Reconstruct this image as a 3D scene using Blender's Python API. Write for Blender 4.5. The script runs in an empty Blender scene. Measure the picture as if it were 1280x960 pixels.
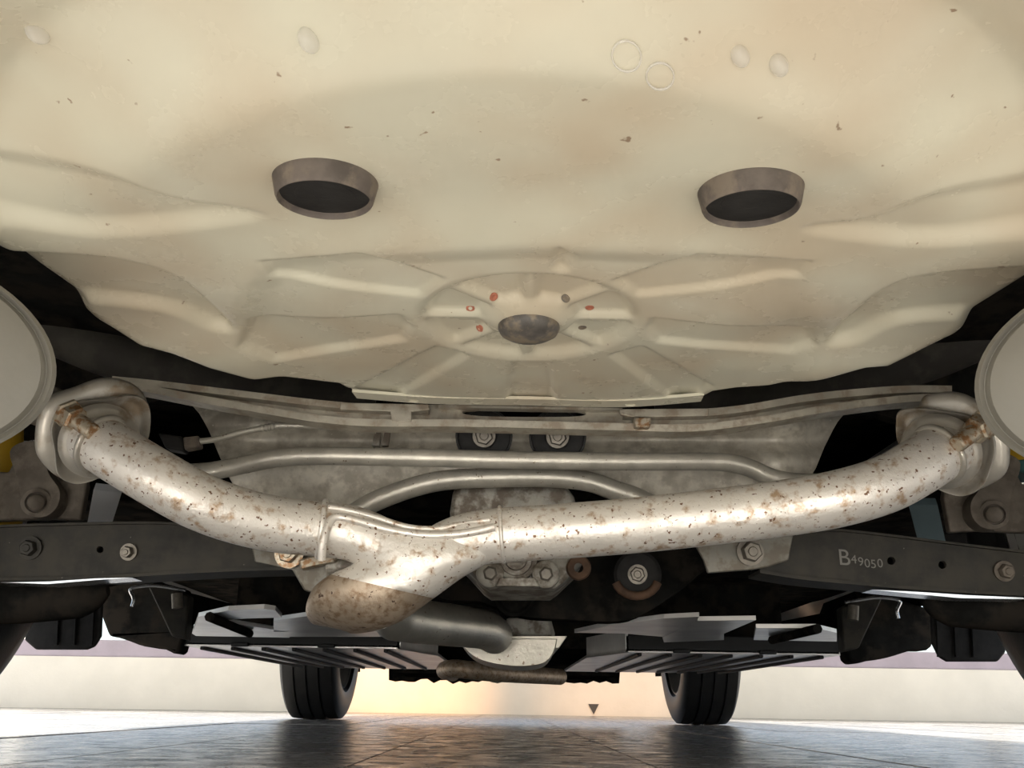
import bpy, bmesh, math, random
import numpy as np
from mathutils import Vector, Matrix
from mathutils.geometry import tessellate_polygon
random.seed(7)
S = bpy.context.scene
COL = S.collection
# ------------------------------------------------------------------ camera
CAM = Vector((0.0, 0.0, 0.056)); PITCH = math.radians(18.87); ROLL = math.radians(0.85); F = 1177.0
FW = Vector((0, math.cos(PITCH), math.sin(PITCH)))
R0 = Vector((1, 0, 0)); U0 = Vector((0, -math.sin(PITCH), math.cos(PITCH)))
RT = R0 * math.cos(ROLL) + U0 * math.sin(ROLL)
UP = U0 * math.cos(ROLL) - R0 * math.sin(ROLL)
cd = bpy.data.cameras.new('camera'); cam = bpy.data.objects.new('camera', cd); COL.objects.link(cam)
cam.matrix_world = Matrix(((RT.x, UP.x, -FW.x, CAM.x), (RT.y, UP.y, -FW.y, CAM.y), (RT.z, UP.z, -FW.z, CAM.z), (0, 0, 0, 1)))
cd.sensor_width = 36; cd.lens = 36 * F / 1280; cd.clip_start = 0.01
S.camera = cam
# ------------------------------------------------------------------ sky, sun, exposure
W = bpy.data.worlds.new('sky'); S.world = W; W.use_nodes = True
wn = W.node_tree.nodes; wl = W.node_tree.links
bg = wn['Background']; sky = wn.new('ShaderNodeTexSky')
sky.sky_type = 'NISHITA'; sky.sun_disc = False; sky.sun_elevation = math.radians(26); sky.sun_rotation = math.radians(180)
sky.altitude = 0; sky.air_density = 1.0; sky.dust_density = 0.8; sky.ozone_density = 3.0
hs_ = wn.new('ShaderNodeHueSaturation'); hs_.inputs['Saturation'].default_value = 0.55; wl.new(sky.outputs[0], hs_.inputs['Color']); wl.new(hs_.outputs[0], bg.inputs[0]); bg.inputs[1].default_value = 0.055
sd = bpy.data.lights.new('sun', 'SUN'); sun = bpy.data.objects.new('sun', sd); COL.objects.link(sun)
sd.energy = 6.0; sd.angle = math.radians(3); sd.color = (1.0, 0.95, 0.87)
sun.rotation_euler = Vector((0.12, math.cos(math.radians(26)), -math.sin(math.radians(26)))).to_track_quat('-Z', 'Y').to_euler()
S.view_settings.view_transform = 'Standard'; S.view_settings.look = 'None'
S.view_settings.exposure = 2.0; S.view_settings.gamma = 1.0; S.view_settings.use_curve_mapping = False


# ------------------------------------------------------------------ projection helpers: a point of the photo at a real distance
def ray(px, py):
    return FW + RT * ((px - 640) / F) + UP * ((480 - py) / F)
def PY(px, py, Y):
    d = ray(px, py); return CAM + d * (Y / d.y)
def PZ(px, py, z):
    d = ray(px, py); return CAM + d * ((z - CAM.z) / d.z)
def pp(pts, Y):
    return [PY(p[0], p[1], p[2] if len(p) > 2 and p[2] else Y) for p in pts]
def pxm(n, Y):                      # n photo pixels at distance Y, in metres
    return n * Y * 0.98 / F


# ------------------------------------------------------------------ materials
def mat(name, col, rough=0.5, metal=0.0, var=0.15, vscale=6.0, dirt=None, dirt_amt=0.5, dirt_scale=14.0, dirt_w=0.08,
        spots=None, spot_scale=120.0, spot_th=0.70, bump=0.0, bscale=80.0, coat=0.0, spec=0.5, rvar=0.0, stretch=None, ddet=7.0):
    m = bpy.data.materials.new(name); m.use_nodes = True
    nt = m.node_tree; n = nt.nodes; l = nt.links; b = n['Principled BSDF']
    tc = n.new('ShaderNodeTexCoord'); src = tc.outputs['Object']
    if stretch:
        mp = n.new('ShaderNodeMapping'); mp.inputs['Scale'].default_value = stretch; l.new(src, mp.inputs[0]); src = mp.outputs[0]
    def noise(sc, det=5.0, ro=0.6):
        t = n.new('ShaderNodeTexNoise'); t.inputs['Scale'].default_value = sc; t.inputs['Detail'].default_value = det
        t.inputs['Roughness'].default_value = ro; l.new(src, t.inputs['Vector']); return t.outputs[0]
    def ramp(x, a, c):
        r = n.new('ShaderNodeMapRange'); r.interpolation_type = 'SMOOTHSTEP'
        r.inputs['From Min'].default_value = a; r.inputs['From Max'].default_value = c; l.new(x, r.inputs['Value']); return r.outputs[0]
    def mix(fac, A, B):
        x = n.new('ShaderNodeMix'); x.data_type = 'RGBA'
        l.new(fac, x.inputs[0])
        for k, v in ((6, A), (7, B)):
            if isinstance(v, tuple): x.inputs[k].default_value = (*v, 1)
            else: l.new(v, x.inputs[k])
        return x.outputs[2]
    lo = tuple(c * (1 - var) for c in col); hi = tuple(min(1, c * (1 + var)) for c in col)
    c = mix(ramp(noise(vscale), 0.3, 0.7), lo, hi)
    if dirt:
        f = ramp(noise(dirt_scale, ddet, 0.6), 0.62 - 0.25 * dirt_amt - dirt_w, 0.62 - 0.25 * dirt_amt + dirt_w)
        c = mix(f, c, dirt)
    if spots:
        f = ramp(noise(spot_scale, 3.0, 0.5), spot_th - 0.02, spot_th + 0.02)
        c = mix(f, c, spots)
    l.new(c, b.inputs['Base Color'])
    b.inputs['Metallic'].default_value = metal
    b.inputs['Roughness'].default_value = rough
    b.inputs['Specular IOR Level'].default_value = spec
    if spec <= 0.05: b.inputs['IOR'].default_value = 1.0
    if rvar:
        r = n.new('ShaderNodeMapRange'); l.new(noise(vscale * 3), r.inputs[0])
        r.inputs['From Min'].default_value = 0.3; r.inputs['From Max'].default_value = 0.7
        r.inputs['To Min'].default_value = max(0.03, rough - rvar); r.inputs['To Max'].default_value = min(1, rough + rvar)
        l.new(r.outputs[0], b.inputs['Roughness'])
    if coat: b.inputs['Coat Weight'].default_value = coat; b.inputs['Coat Roughness'].default_value = 0.15
    if bump:
        bp = n.new('ShaderNodeBump'); bp.inputs['Strength'].default_value = 1.0; bp.inputs['Distance'].default_value = bump
        l.new(noise(bscale, 6.0, 0.6), bp.inputs['Height']); l.new(bp.outputs[0], b.inputs['Normal'])
    return m


M = {}
M['pan'] = mat('pan_paint', (0.66, 0.635, 0.505), rough=0.27, var=0.05, vscale=5, ddet=2.0, dirt=(0.58, 0.50, 0.37), dirt_amt=0.42, dirt_scale=8, dirt_w=0.2,
               spots=(0.30, 0.22, 0.15), spot_scale=90, spot_th=0.735, rvar=0.05)
M['rubber'] = mat('rubber', (0.022, 0.021, 0.020), rough=0.6, spec=0.25, var=0.3, vscale=40, bump=0.0003, bscale=200)
M['rubber_dusty'] = mat('dusty_rubber', (0.12, 0.10, 0.085), rough=0.75, var=0.25, vscale=50, dirt=(0.19, 0.155, 0.12), dirt_amt=0.4, dirt_scale=60)
M['plug'] = mat('plug_grey', (0.11, 0.10, 0.09), rough=0.5, var=0.3, vscale=60, dirt=(0.22, 0.18, 0.13), dirt_amt=0.4, dirt_scale=80)
M['exhaust'] = mat('aluminised_steel', (0.80, 0.76, 0.70), rough=0.43, metal=0.35, var=0.06, vscale=14, dirt=(0.45, 0.32, 0.21), dirt_amt=0.05,
                   dirt_scale=80, dirt_w=0.10, spots=(0.18, 0.095, 0.05), spot_scale=240, spot_th=0.662, bump=0.0007, bscale=190, rvar=0.08)
M['exhaust_brown'] = mat('heat_stained_steel', (0.45, 0.36, 0.27), rough=0.5, metal=0.5, var=0.15, vscale=20, dirt=(0.27, 0.18, 0.11), dirt_amt=0.25,
                         dirt_scale=130, dirt_w=0.12, spots=(0.10, 0.06, 0.04), spot_scale=160, spot_th=0.68, bump=0.0007, bscale=140)
M['exhaust_grey'] = mat('grey_steel', (0.42, 0.40, 0.35), rough=0.38, metal=0.7, var=0.15, vscale=20, spots=(0.14, 0.10, 0.07), spot_scale=130, spot_th=0.70,
                        bump=0.0007, bscale=110)
M['flange'] = mat('flange_steel', (0.52, 0.49, 0.43), rough=0.42, metal=0.5, var=0.12, vscale=18, dirt=(0.34, 0.27, 0.19), dirt_amt=0.2, dirt_scale=30, bump=0.0003)
M['muffler'] = mat('muffler_steel', (0.25, 0.24, 0.21), rough=0.42, metal=0.35, var=0.06, vscale=12, bump=0.0002, rvar=0.06)
M['bolt_rust'] = mat('rusty_bolt', (0.50, 0.44, 0.34), rough=0.5, metal=0.5, var=0.15, vscale=90, dirt=(0.30, 0.16, 0.07), dirt_amt=0.35, dirt_scale=150)
M['bolt'] = mat('zinc_bolt', (0.19, 0.17, 0.14), rough=0.5, metal=0.4, var=0.2, vscale=90)
M['subframe'] = mat('dusty_subframe', (0.64, 0.60, 0.51), rough=0.42, metal=0.12, var=0.22, vscale=20, dirt=(0.42, 0.38, 0.31), dirt_amt=0.35, dirt_scale=45,
                    dirt_w=0.12, spots=(0.72, 0.70, 0.64), spot_scale=260, spot_th=0.72, bump=0.0005, bscale=160)
M['beam'] = mat('dusty_beam', (0.54, 0.50, 0.41), rough=0.42, metal=0.2, var=0.2, vscale=22, dirt=(0.40, 0.33, 0.25), dirt_amt=0.3, dirt_scale=50,
                spots=(0.46, 0.43, 0.37), spot_scale=240, spot_th=0.73, bump=0.0004, bscale=180)
M['bar'] = mat('bar_steel', (0.52, 0.49, 0.42), rough=0.42, metal=0.3, var=0.18, vscale=25, spots=(0.20, 0.15, 0.10), spot_scale=220, spot_th=0.70, bump=0.0004, bscale=200)
M['link'] = mat('link_black', (0.026, 0.0245, 0.021), rough=0.6, spec=0.3, var=0.3, vscale=25, dirt=(0.045, 0.040, 0.031), dirt_amt=0.5, dirt_scale=35, dirt_w=0.15,
                spots=(0.2, 0.18, 0.15), spot_scale=300, spot_th=0.74, bump=0.0003)
M['black'] = mat('black_underseal', (0.014, 0.014, 0.013), rough=0.9, spec=0.05, var=0.4, vscale=15, dirt=(0.028, 0.024, 0.020), dirt_amt=0.4, dirt_scale=20, bump=0.0008, bscale=60)
M['rail'] = mat('dull_body_rail', (0.065, 0.06, 0.05), rough=0.7, spec=0.2, var=0.3, vscale=15, dirt=(0.05, 0.045, 0.04), dirt_amt=0.5, dirt_scale=20, bump=0.0008, bscale=60)
M['bracket'] = mat('bracket_steel', (0.22, 0.21, 0.18), rough=0.5, metal=0.2, var=0.2, vscale=25, dirt=(0.15, 0.13, 0.10), dirt_amt=0.4, dirt_scale=50, bump=0.0004)
M['brown'] = mat('mud_brown', (0.12, 0.10, 0.078), rough=0.7, var=0.3, vscale=30, dirt=(0.075, 0.06, 0.045), dirt_amt=0.4, dirt_scale=40, bump=0.0006)
M['rust'] = mat('rust', (0.10, 0.055, 0.032), rough=0.8, var=0.3, vscale=60, bump=0.0006)
M['diff'] = mat('cast_grey', (0.40, 0.38, 0.33), rough=0.5, metal=0.2, var=0.2, vscale=30, dirt=(0.15, 0.12, 0.09), dirt_amt=0.45, dirt_scale=40, bump=0.0006, bscale=180)
M['cover'] = mat('undertray_plastic', (0.016, 0.016, 0.016), rough=0.55, var=0.2, vscale=10, bump=0.0004, bscale=40, spec=0.25)
M['cover_sheen'] = mat('tray_sheen', (0.74, 0.72, 0.70), rough=0.25, metal=0.1, var=0.12, vscale=9, bump=0.0005, bscale=40)  # pale colour stands in for bright reflections on the glossy undersides
M['yellow'] = mat('damper_yellow', (0.55, 0.33, 0.02), rough=0.5, var=0.1)
M['teal'] = mat('teal_plastic', (0.05, 0.14, 0.14), rough=0.5, var=0.1)
M['gap_daylight'] = mat('pale_gap_daylight', (0.80, 0.81, 0.84), rough=0.4, var=0.05)  # pale colour stands in for daylight through the wheel-arch gap
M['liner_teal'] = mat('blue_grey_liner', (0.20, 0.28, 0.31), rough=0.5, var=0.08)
M['wall'] = mat('white_render', (0.88, 0.84, 0.75), rough=0.8, var=0.04, vscale=3, bump=0.001, bscale=30)
M['coping'] = mat('mauve_coping', (0.46, 0.40, 0.46), rough=0.7, var=0.08, vscale=5)
M['mark'] = mat('dark_mark', (0.06, 0.06, 0.06), rough=0.6, var=0.1)
M['tyre'] = mat('tyre_rubber', (0.012, 0.012, 0.012), spec=0.3, rough=0.42, var=0.2, vscale=20, bump=0.0004, bscale=120)
M['rim'] = mat('alloy_rim', (0.50, 0.49, 0.47), rough=0.35, metal=0.7, var=0.1)
M['body'] = mat('white_body_paint', (0.66, 0.65, 0.62), rough=0.3, var=0.02, coat=0.5)
M['text'] = mat('grey_print', (0.20, 0.19, 0.17), rough=0.6, var=0.1)
M['redspot'] = mat('red_weld_rust', (0.42, 0.15, 0.09), rough=0.7, var=0.2, vscale=200)
M['pale_pipe'] = mat('pale_bare_metal', (0.75, 0.76, 0.78), rough=0.2, metal=0.8, var=0.05)
def floor_material():
    m = mat('wet_paving', (0.36, 0.345, 0.33), rough=0.22, var=0.3, vscale=8, dirt=(0.22, 0.21, 0.20), dirt_amt=0.45, dirt_scale=5, dirt_w=0.2, bump=0.0011, bscale=170, rvar=0.12)
    return m
M['floor'] = floor_material()
M['joint'] = mat('paving_joint', (0.07, 0.068, 0.065), rough=0.6, var=0.2)
wm = bpy.data.materials.new('water'); wm.use_nodes = True
b = wm.node_tree.nodes['Principled BSDF']; b.inputs['Base Color'].default_value = (.85, .83, .78, 1); b.inputs['Alpha'].default_value = 0.35
b.inputs['Roughness'].default_value = 0.05; b.inputs['Specular IOR Level'].default_value = 0.8
M['water'] = wm


# ------------------------------------------------------------------ mesh helpers
class MB:
    def __init__(self): self.v = []; self.f = []
    def add(self, vs, fs):
        o = len(self.v); self.v += [Vector(p) for p in vs]; self.f += [tuple(i + o for i in f) for f in fs]; return self
    def prism(self, outer, d, holes=()):          # polygon loop(s) extruded by the vector d
        loops = [list(outer)] + [list(h) for h in holes]
        flat = [p for lp in loops for p in lp]; n = len(flat)
        tris = tessellate_polygon([[Vector(p) for p in lp] for lp in loops])
        vs = flat + [Vector(p) + d for p in flat]
        fs = [tuple(t) for t in tris] + [tuple(i + n for i in reversed(t)) for t in tris]
        o = 0
        for lp in loops:
            k = len(lp)
            for i in range(k):
                a, c = o + i, o + (i + 1) % k; fs.append((a, c, c + n, a + n))
            o += k
        return self.add(vs, fs)
    def box(self, c, s, rot=None):
        c = Vector(c); vs = []
        for x in (-1, 1):
            for y in (-1, 1):
                for z in (-1, 1):
                    p = Vector((x * s[0] / 2, y * s[1] / 2, z * s[2] / 2))
                    if rot: p = rot @ p
                    vs.append(c + p)
        return self.add(vs, [(0, 1, 3, 2), (4, 6, 7, 5), (0, 4, 5, 1), (2, 3, 7, 6), (0, 2, 6, 4), (1, 5, 7, 3)])
    def tube(self, pts, r, seg=20, cap=True):
        pts = [Vector(p) for p in pts]; n = len(pts)
        rs = r if isinstance(r, (list, tuple)) else [r] * n
        T = []
        for i in range(n):
            t = pts[min(i + 1, n - 1)] - pts[max(i - 1, 0)]; T.append(t.normalized())
        u = T[0].orthogonal().normalized(); vs = []; fs = []
        for i in range(n):
            u = (u - T[i] * u.dot(T[i])).normalized(); w = T[i].cross(u)
            for k in range(seg):
                a = 2 * math.pi * k / seg; vs.append(pts[i] + (u * math.cos(a) + w * math.sin(a)) * rs[i])
        for i in range(n - 1):
            for k in range(seg):
                a = i * seg + k; c = i * seg + (k + 1) % seg; fs.append((a, c, c + seg, a + seg))
        if cap: fs.append(tuple(reversed(range(seg)))); fs.append(tuple(range((n - 1) * seg, n * seg)))
        return self.add(vs, fs)
    def lathe(self, prof, c, ax, seg=32, closed=False, oval=None):     # prof: (radius, height along ax)
        c = Vector(c); ax = Vector(ax).normalized(); u = ax.orthogonal().normalized() if oval is None else Vector(oval[0]).normalized()
        u = (u - ax * u.dot(ax)).normalized(); w = ax.cross(u); q = 1.0 if oval is None else oval[1]
        vs = []; fs = []; n = len(prof)
        for (r, h) in prof:
            for k in range(seg):
                a = 2 * math.pi * k / seg; vs.append(c + ax * h + u * (r * math.cos(a)) + w * (r * q * math.sin(a)))
        for i in range(n if closed else n - 1):
            j = (i + 1) % n
            for k in range(seg):
                fs.append((i * seg + k, i * seg + (k + 1) % seg, j * seg + (k + 1) % seg, j * seg + k))
        if not closed:
            fs.append(tuple(reversed(range(seg)))); fs.append(tuple(range((n - 1) * seg, n * seg)))
        return self.add(vs, fs)
    def loft(self, secs, cap=True):
        seg = len(secs[0]); vs = [p for s in secs for p in s]; fs = []
        for i in range(len(secs) - 1):
            for k in range(seg):
                a = i * seg + k; c = i * seg + (k + 1) % seg; fs.append((a, c, c + seg, a + seg))
        if cap: fs.append(tuple(reversed(range(seg)))); fs.append(tuple(range((len(secs) - 1) * seg, len(secs) * seg)))
        return self.add(vs, fs)
    def hexbolt(self, c, ax, r, h, washer=1.45, wh=0.25):
        c = Vector(c); ax = Vector(ax).normalized()
        self.lathe([(r * washer, 0), (r * washer, h * wh)], c, ax, 20)
        self.lathe([(r, h * wh), (r, h * .85), (r * .86, h)], c, ax, 6)
        self.lathe([(r * .5, h), (r * .42, h * 1.12)], c, ax, 12)
        return self


BASE = {}
def link(o, label=None, cat=None, group=None, kind=None):
    if label: o['label'] = label
    if cat: o['category'] = cat
    if group: o['group'] = group
    if kind: o['kind'] = kind
    return o
def thing(name, loc, label, cat, group=None, kind=None):
    o = bpy.data.objects.new(name, None); COL.objects.link(o); o.location = loc; o.empty_display_size = 0.02
    BASE[o] = Vector(loc); return link(o, label, cat, group, kind)
def obj(name, mb, m, parent=None, smooth=40, bevel=0.0, seg=2, loc=None):
    base = BASE[parent] if parent is not None else (Vector(loc) if loc is not None else sum((p for p in mb.v), Vector()) / len(mb.v))
    me = bpy.data.meshes.new(name); me.from_pydata([tuple(p - base) for p in mb.v], [], mb.f)
    bm = bmesh.new(); bm.from_mesh(me); bmesh.ops.remove_doubles(bm, verts=bm.verts, dist=1e-6)
    bmesh.ops.recalc_face_normals(bm, faces=bm.faces); bm.to_mesh(me); bm.free()
    me.materials.append(M[m] if isinstance(m, str) else m)
    o = bpy.data.objects.new(name, me); COL.objects.link(o)
    if parent is not None: o.parent = parent
    else: o.location = base
    BASE[o] = base
    if smooth:
        for p in me.polygons: p.use_smooth = True
        me.set_sharp_from_angle(angle=math.radians(smooth))
    if bevel:
        md = o.modifiers.new('bevel', 'BEVEL'); md.width = bevel; md.segments = seg; md.limit_method = 'ANGLE'; md.angle_limit = math.radians(35)
        md.harden_normals = False
    return o
def smooth_path(pts, n=8):          # Catmull-Rom through tuples
    pts = [Vector(p) for p in pts]; out = []
    P = [pts[0] * 2 - pts[1]] + pts + [pts[-1] * 2 - pts[-2]]
    for i in range(1, len(P) - 2):
        for k in range(n):
            t = k / n; a, b_, c, d = P[i - 1], P[i], P[i + 1], P[i + 2]
            out.append(0.5 * ((2 * b_) + (c - a) * t + (2 * a - 5 * b_ + 4 * c - d) * t * t + (3 * b_ - a - 3 * c + d) * t ** 3))
    out.append(pts[-1]); return out
def sm2(pts, n=6, closed=False):    # smooth a pixel outline
    p = [Vector((a[0], a[1], a[2] if len(a) > 2 else 0)) for a in pts]; out = []; k = len(p)
    for i in range(k if closed else k - 1):
        a, b_, c, d = (p[(i - 1) % k], p[i], p[(i + 1) % k], p[(i + 2) % k]) if closed else (p[max(i - 1, 0)], p[i], p[i + 1], p[min(i + 2, k - 1)])
        for j in range(n):
            t = j / n
            out.append(0.5 * ((2 * b_) + (c - a) * t + (2 * a - 5 * b_ + 4 * c - d) * t * t + (3 * b_ - a - 3 * c + d) * t ** 3))
    if not closed: out.append(p[-1])
    return [tuple(q) for q in out]
YV = Vector((0, 1, 0))
def circ(px, py, r, Y, n=16):
    return [PY(px + r * math.cos(2 * math.pi * k / n), py + r * math.sin(2 * math.pi * k / n), Y) for k in range(n)]
def ribbon(top, bot, Y, t, mb=None, n=6):      # a strip between two pixel curves, thickness t away from the camera
    mb = mb or MB(); a = sm2(top, n); c = sm2(bot, n)
    return mb.prism(pp([q[:2] for q in a], Y) + pp([q[:2] for q in reversed(c)], Y), YV * t)

# ================================================================== SETTING
fl = thing('floor', (0, 2, 0), 'dark wet paving slabs under the car, shiny with rainwater', 'floor', kind='structure')
g = MB().box((0, 0, -0.054), (40, 44, 0.1)); obj('bedding', g, 'joint', fl, smooth=0)
def slab(x0, x1, y0, y1, name='paving_slab'):
    dz = random.uniform(-0.0008, 0.0006); gsp = 0.0022
    m = MB().box(((x0 + x1) / 2, (y0 + y1) / 2, -0.015 + dz), (x1 - x0 - 2 * gsp, y1 - y0 - 2 * gsp, 0.03))
    obj(name, m, 'floor', fl, smooth=0)
xs = [-2.25 + 0.3 * i for i in range(16)]
for i in range(15):
    y = 0.98 if i < 5 or i > 9 else 0.35
    ys = [-0.6, y] if y < 0.9 else [-0.6, y]
    while ys[-1] < 6.2:
        ys.append(ys[-1] + (2.4 if 5 <= i <= 9 else 1.8))
    ys[-1] = 6.56
    for a, c in zip(ys[:-1], ys[1:]): slab(xs[i], xs[i + 1], a, c)
slab(-14, -2.25, -14, 6.56); slab(2.25, 14, -14, 6.56); slab(-2.25, 2.25, -14, -0.6)
wf = thing('wall_front', (0, 6.62, 0), 'low white rendered wall beyond the front of the car', 'wall', kind='structure')
obj('wall_face', MB().box((0, 6.68, 0.165), (24, 0.16, 0.33)), 'wall', wf, smooth=0)
obj('coping', MB().box((0, 6.70, 0.385), (24, 0.20, 0.11)), 'coping', wf, smooth=0, bevel=0.01)
rf = thing('shade_roof', (0, 5, 2.5), 'added unseen roof that shades the wall and far paving', 'roof', kind='structure')  # added roof out of view, keeps sun off the wall and far paving
obj('shade_slab', MB().box((0, 4.6, 2.65), (9, 9.0, 0.1)), 'wall', rf, smooth=0)
for sx in (-4.3, 4.3): obj('shade_post', MB().box((sx, 8.8, 1.3), (.12, .12, 2.6)), 'wall', rf, smooth=0)
c = PY(742, 886, 6.6)
tri = [c + Vector((-.035, 0, .03)), c + Vector((.035, 0, .03)), c + Vector((0, 0, -.035))]
obj('triangular_mark', MB().prism([Vector((p.x, 6.592, p.z)) for p in tri], YV * .012), 'mark', wf, smooth=0)

# ================================================================== CAR BODY (dark underside above everything)
cb = thing('car_body', (0, 2.3, 0.2), 'black undersealed car underbody above the exhaust and suspension', 'car body')
m = MB()
m.box((0, 2.75, 0.265), (1.3, .9, 0.16)); m.box((0, 2.35, 0.37), (1.70, 1.9, 0.06)); m.box((-.01, 3.55, 0.24), (.74, .5, 0.17)); m.box((0, 1.1, 0.51), (1.20, 1.3, 0.04)); m.box((0, 3.9, 0.36), (1.20, 1.2, 0.06))
obj('floor_pan', m, 'black', cb, smooth=0)
m = MB()
secs = []
inner = []
for (y, zt, hw, hz) in ((0.06, .55, .70, .36), (0.10, .95, .80, .33), (0.5, 1.02, .86, .36), (1.0, 1.05, .87, .50), (1.5, 1.42, .87, .28), (2.6, 1.46, .87, .26), (3.3, 1.05, .87, .28), (3.9, .95, .87, .5), (4.4, .80, .8, .2), (4.55, .55, .7, .2)):
    k = .72
    secs.append([Vector((-hw, y, hz)), Vector((-hw, y, zt * .6)), Vector((-hw * k, y, zt)), Vector((hw * k, y, zt)), Vector((hw, y, zt * .6)), Vector((hw, y, hz)), Vector((hw - .004, y, hz + .002)), Vector((hw * k - .004, y, zt - .006)), Vector((-hw * k + .004, y, zt - .006)), Vector((-hw + .004, y, hz + .002))])
    g_ = hw - .008
    inner.append([Vector((-g_, y, hz - .006)), Vector((-g_, y, .60)), Vector((g_, y, .60)), Vector((g_, y, hz - .006)), Vector((g_ - .01, y, hz - .006)), Vector((g_ - .01, y, .59)), Vector((-g_ + .01, y, .59)), Vector((-g_ + .01, y, hz - .006))])
m.loft(secs); obj('body_shell', m, 'body', cb, smooth=30)
obj('inner_lining', MB().loft(inner), 'black', cb, smooth=30)
# sills: dark lower sides ahead of the rear wheels
for poly in ([(128, 735), (228, 735), (224, 813), (205, 811), (180, 808), (160, 801), (145, 796), (134, 790)],
             [(1160, 760), (1062, 752), (1062, 824), (1085, 826), (1110, 822), (1140, 813), (1165, 808)]):
    obj('side_sill', MB().prism(pp(sm2(poly, 3, True), 1.98), YV * .06), 'black', cb, bevel=.01)
ys_ = []
random.seed(3)
edge = [(486 + i * 8, 852 + random.uniform(-3.5, 3)) for i in range(37)]
obj('front_air_dam', MB().prism(pp([(486, 826)] + edge + [(776, 826)], 3.75), YV * .012), 'black', cb, smooth=0)

# ================================================================== SPARE WHEEL WELL
Z0 = 0.33
KN = PZ(661, 412, Z0)
def q2(p, z=Z0 + .008): w = PZ(p[0], p[1], z); return (w.x, w.y)
outl = [(-260, 110), (-150, 185), (-70, 248), (0, 305), (45, 338), (85, 365), (120, 392), (175, 417), (215, 425), (262, 439), (320, 457), (380, 470), (425, 480), (452, 496),
        (540, 503), (660, 506), (780, 508), (868, 502), (890, 490), (920, 483), (960, 476), (997, 465), (1080, 442), (1110, 440), (1147, 427), (1195, 410), (1225, 390), (1280, 357), (1350, 315), (1430, 262), (1540, 195)]
OUT = [q2(p, Z0 + .008 + .012 * min(1, max(0, (abs(p[0] - 660) - 240) / 150))) for p in outl] + [(.95, -.6), (-.95, -.6)]
def sstep(t): t = np.clip(t, 0, 1); return t * t * (3 - 2 * t)
def polysd(X, Y, P):                # signed distance, positive inside
    d = np.full(X.shape, 1e9); ins = np.zeros(X.shape, bool); n = len(P)
    for i in range(n):
        ax, ay = P[i]; bx, by = P[(i + 1) % n]
        ex, ey = bx - ax, by - ay; t = np.clip(((X - ax) * ex + (Y - ay) * ey) / (ex * ex + ey * ey + 1e-12), 0, 1)
        d = np.minimum(d, np.hypot(X - ax - t * ex, Y - ay - t * ey))
        cnd = ((ay > Y) != (by > Y)); xx = ax + (Y - ay) * ex / (ey if abs(ey) > 1e-12 else 1e-12)
        ins ^= cnd & (X < xx)
    return np.where(ins, d, -d)
# pixel outlines pressed up into the floor of the well: (outline, depth, softness)
POCKETS = [
    ([(-160, 178), (0, 195), (120, 218), (215, 250), (320, 268), (230, 285), (110, 292), (0, 276), (-160, 268)], 0.007, 0.020),
    ([(-60, 308), (40, 318), (140, 325), (215, 346), (265, 385), (290, 412), (265, 412), (210, 390), (110, 378), (20, 380)], 0.009, 0.014),
    ([(1440, 195), (1290, 222), (1170, 245), (1090, 275), (1010, 286), (1090, 300), (1180, 304), (1290, 292), (1440, 285)], 0.007, 0.020),
    ([(1350, 338), (1250, 338), (1160, 346), (1110, 362), (1060, 400), (1035, 430), (1070, 428), (1120, 405), (1200, 398), (1290, 396)], 0.009, 0.014),
]
ZONE = [q2(p) for p in sm2([(440, 314), (620, 302), (705, 302), (885, 314), (1000, 338), (1018, 400), (1030, 445), (900, 560), (430, 560), (310, 445), (300, 400), (325, 342)], 3, True)]
CHANNELS = [[(452, 312), (552, 347), (530, 369), (340, 348), (326, 330)], [(312, 405), (500, 393), (514, 408), (505, 424), (345, 450), (300, 432)],
            [(430, 492), (546, 432), (590, 440), (480, 506)], [(640, 452), (688, 452), (696, 520), (632, 520)],
            [(872, 314), (768, 350), (786, 370), (1002, 349), (1015, 332)], [(1010, 420), (815, 397), (808, 410), (822, 426), (990, 445), (1020, 436)],
            [(765, 443), (803, 432), (890, 482), (850, 506)], [(698, 300), (718, 314), (704, 352), (688, 352)]]
CHANNELS = [[q2(p) for p in P] for P in CHANNELS]
WALL = [None]
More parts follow.
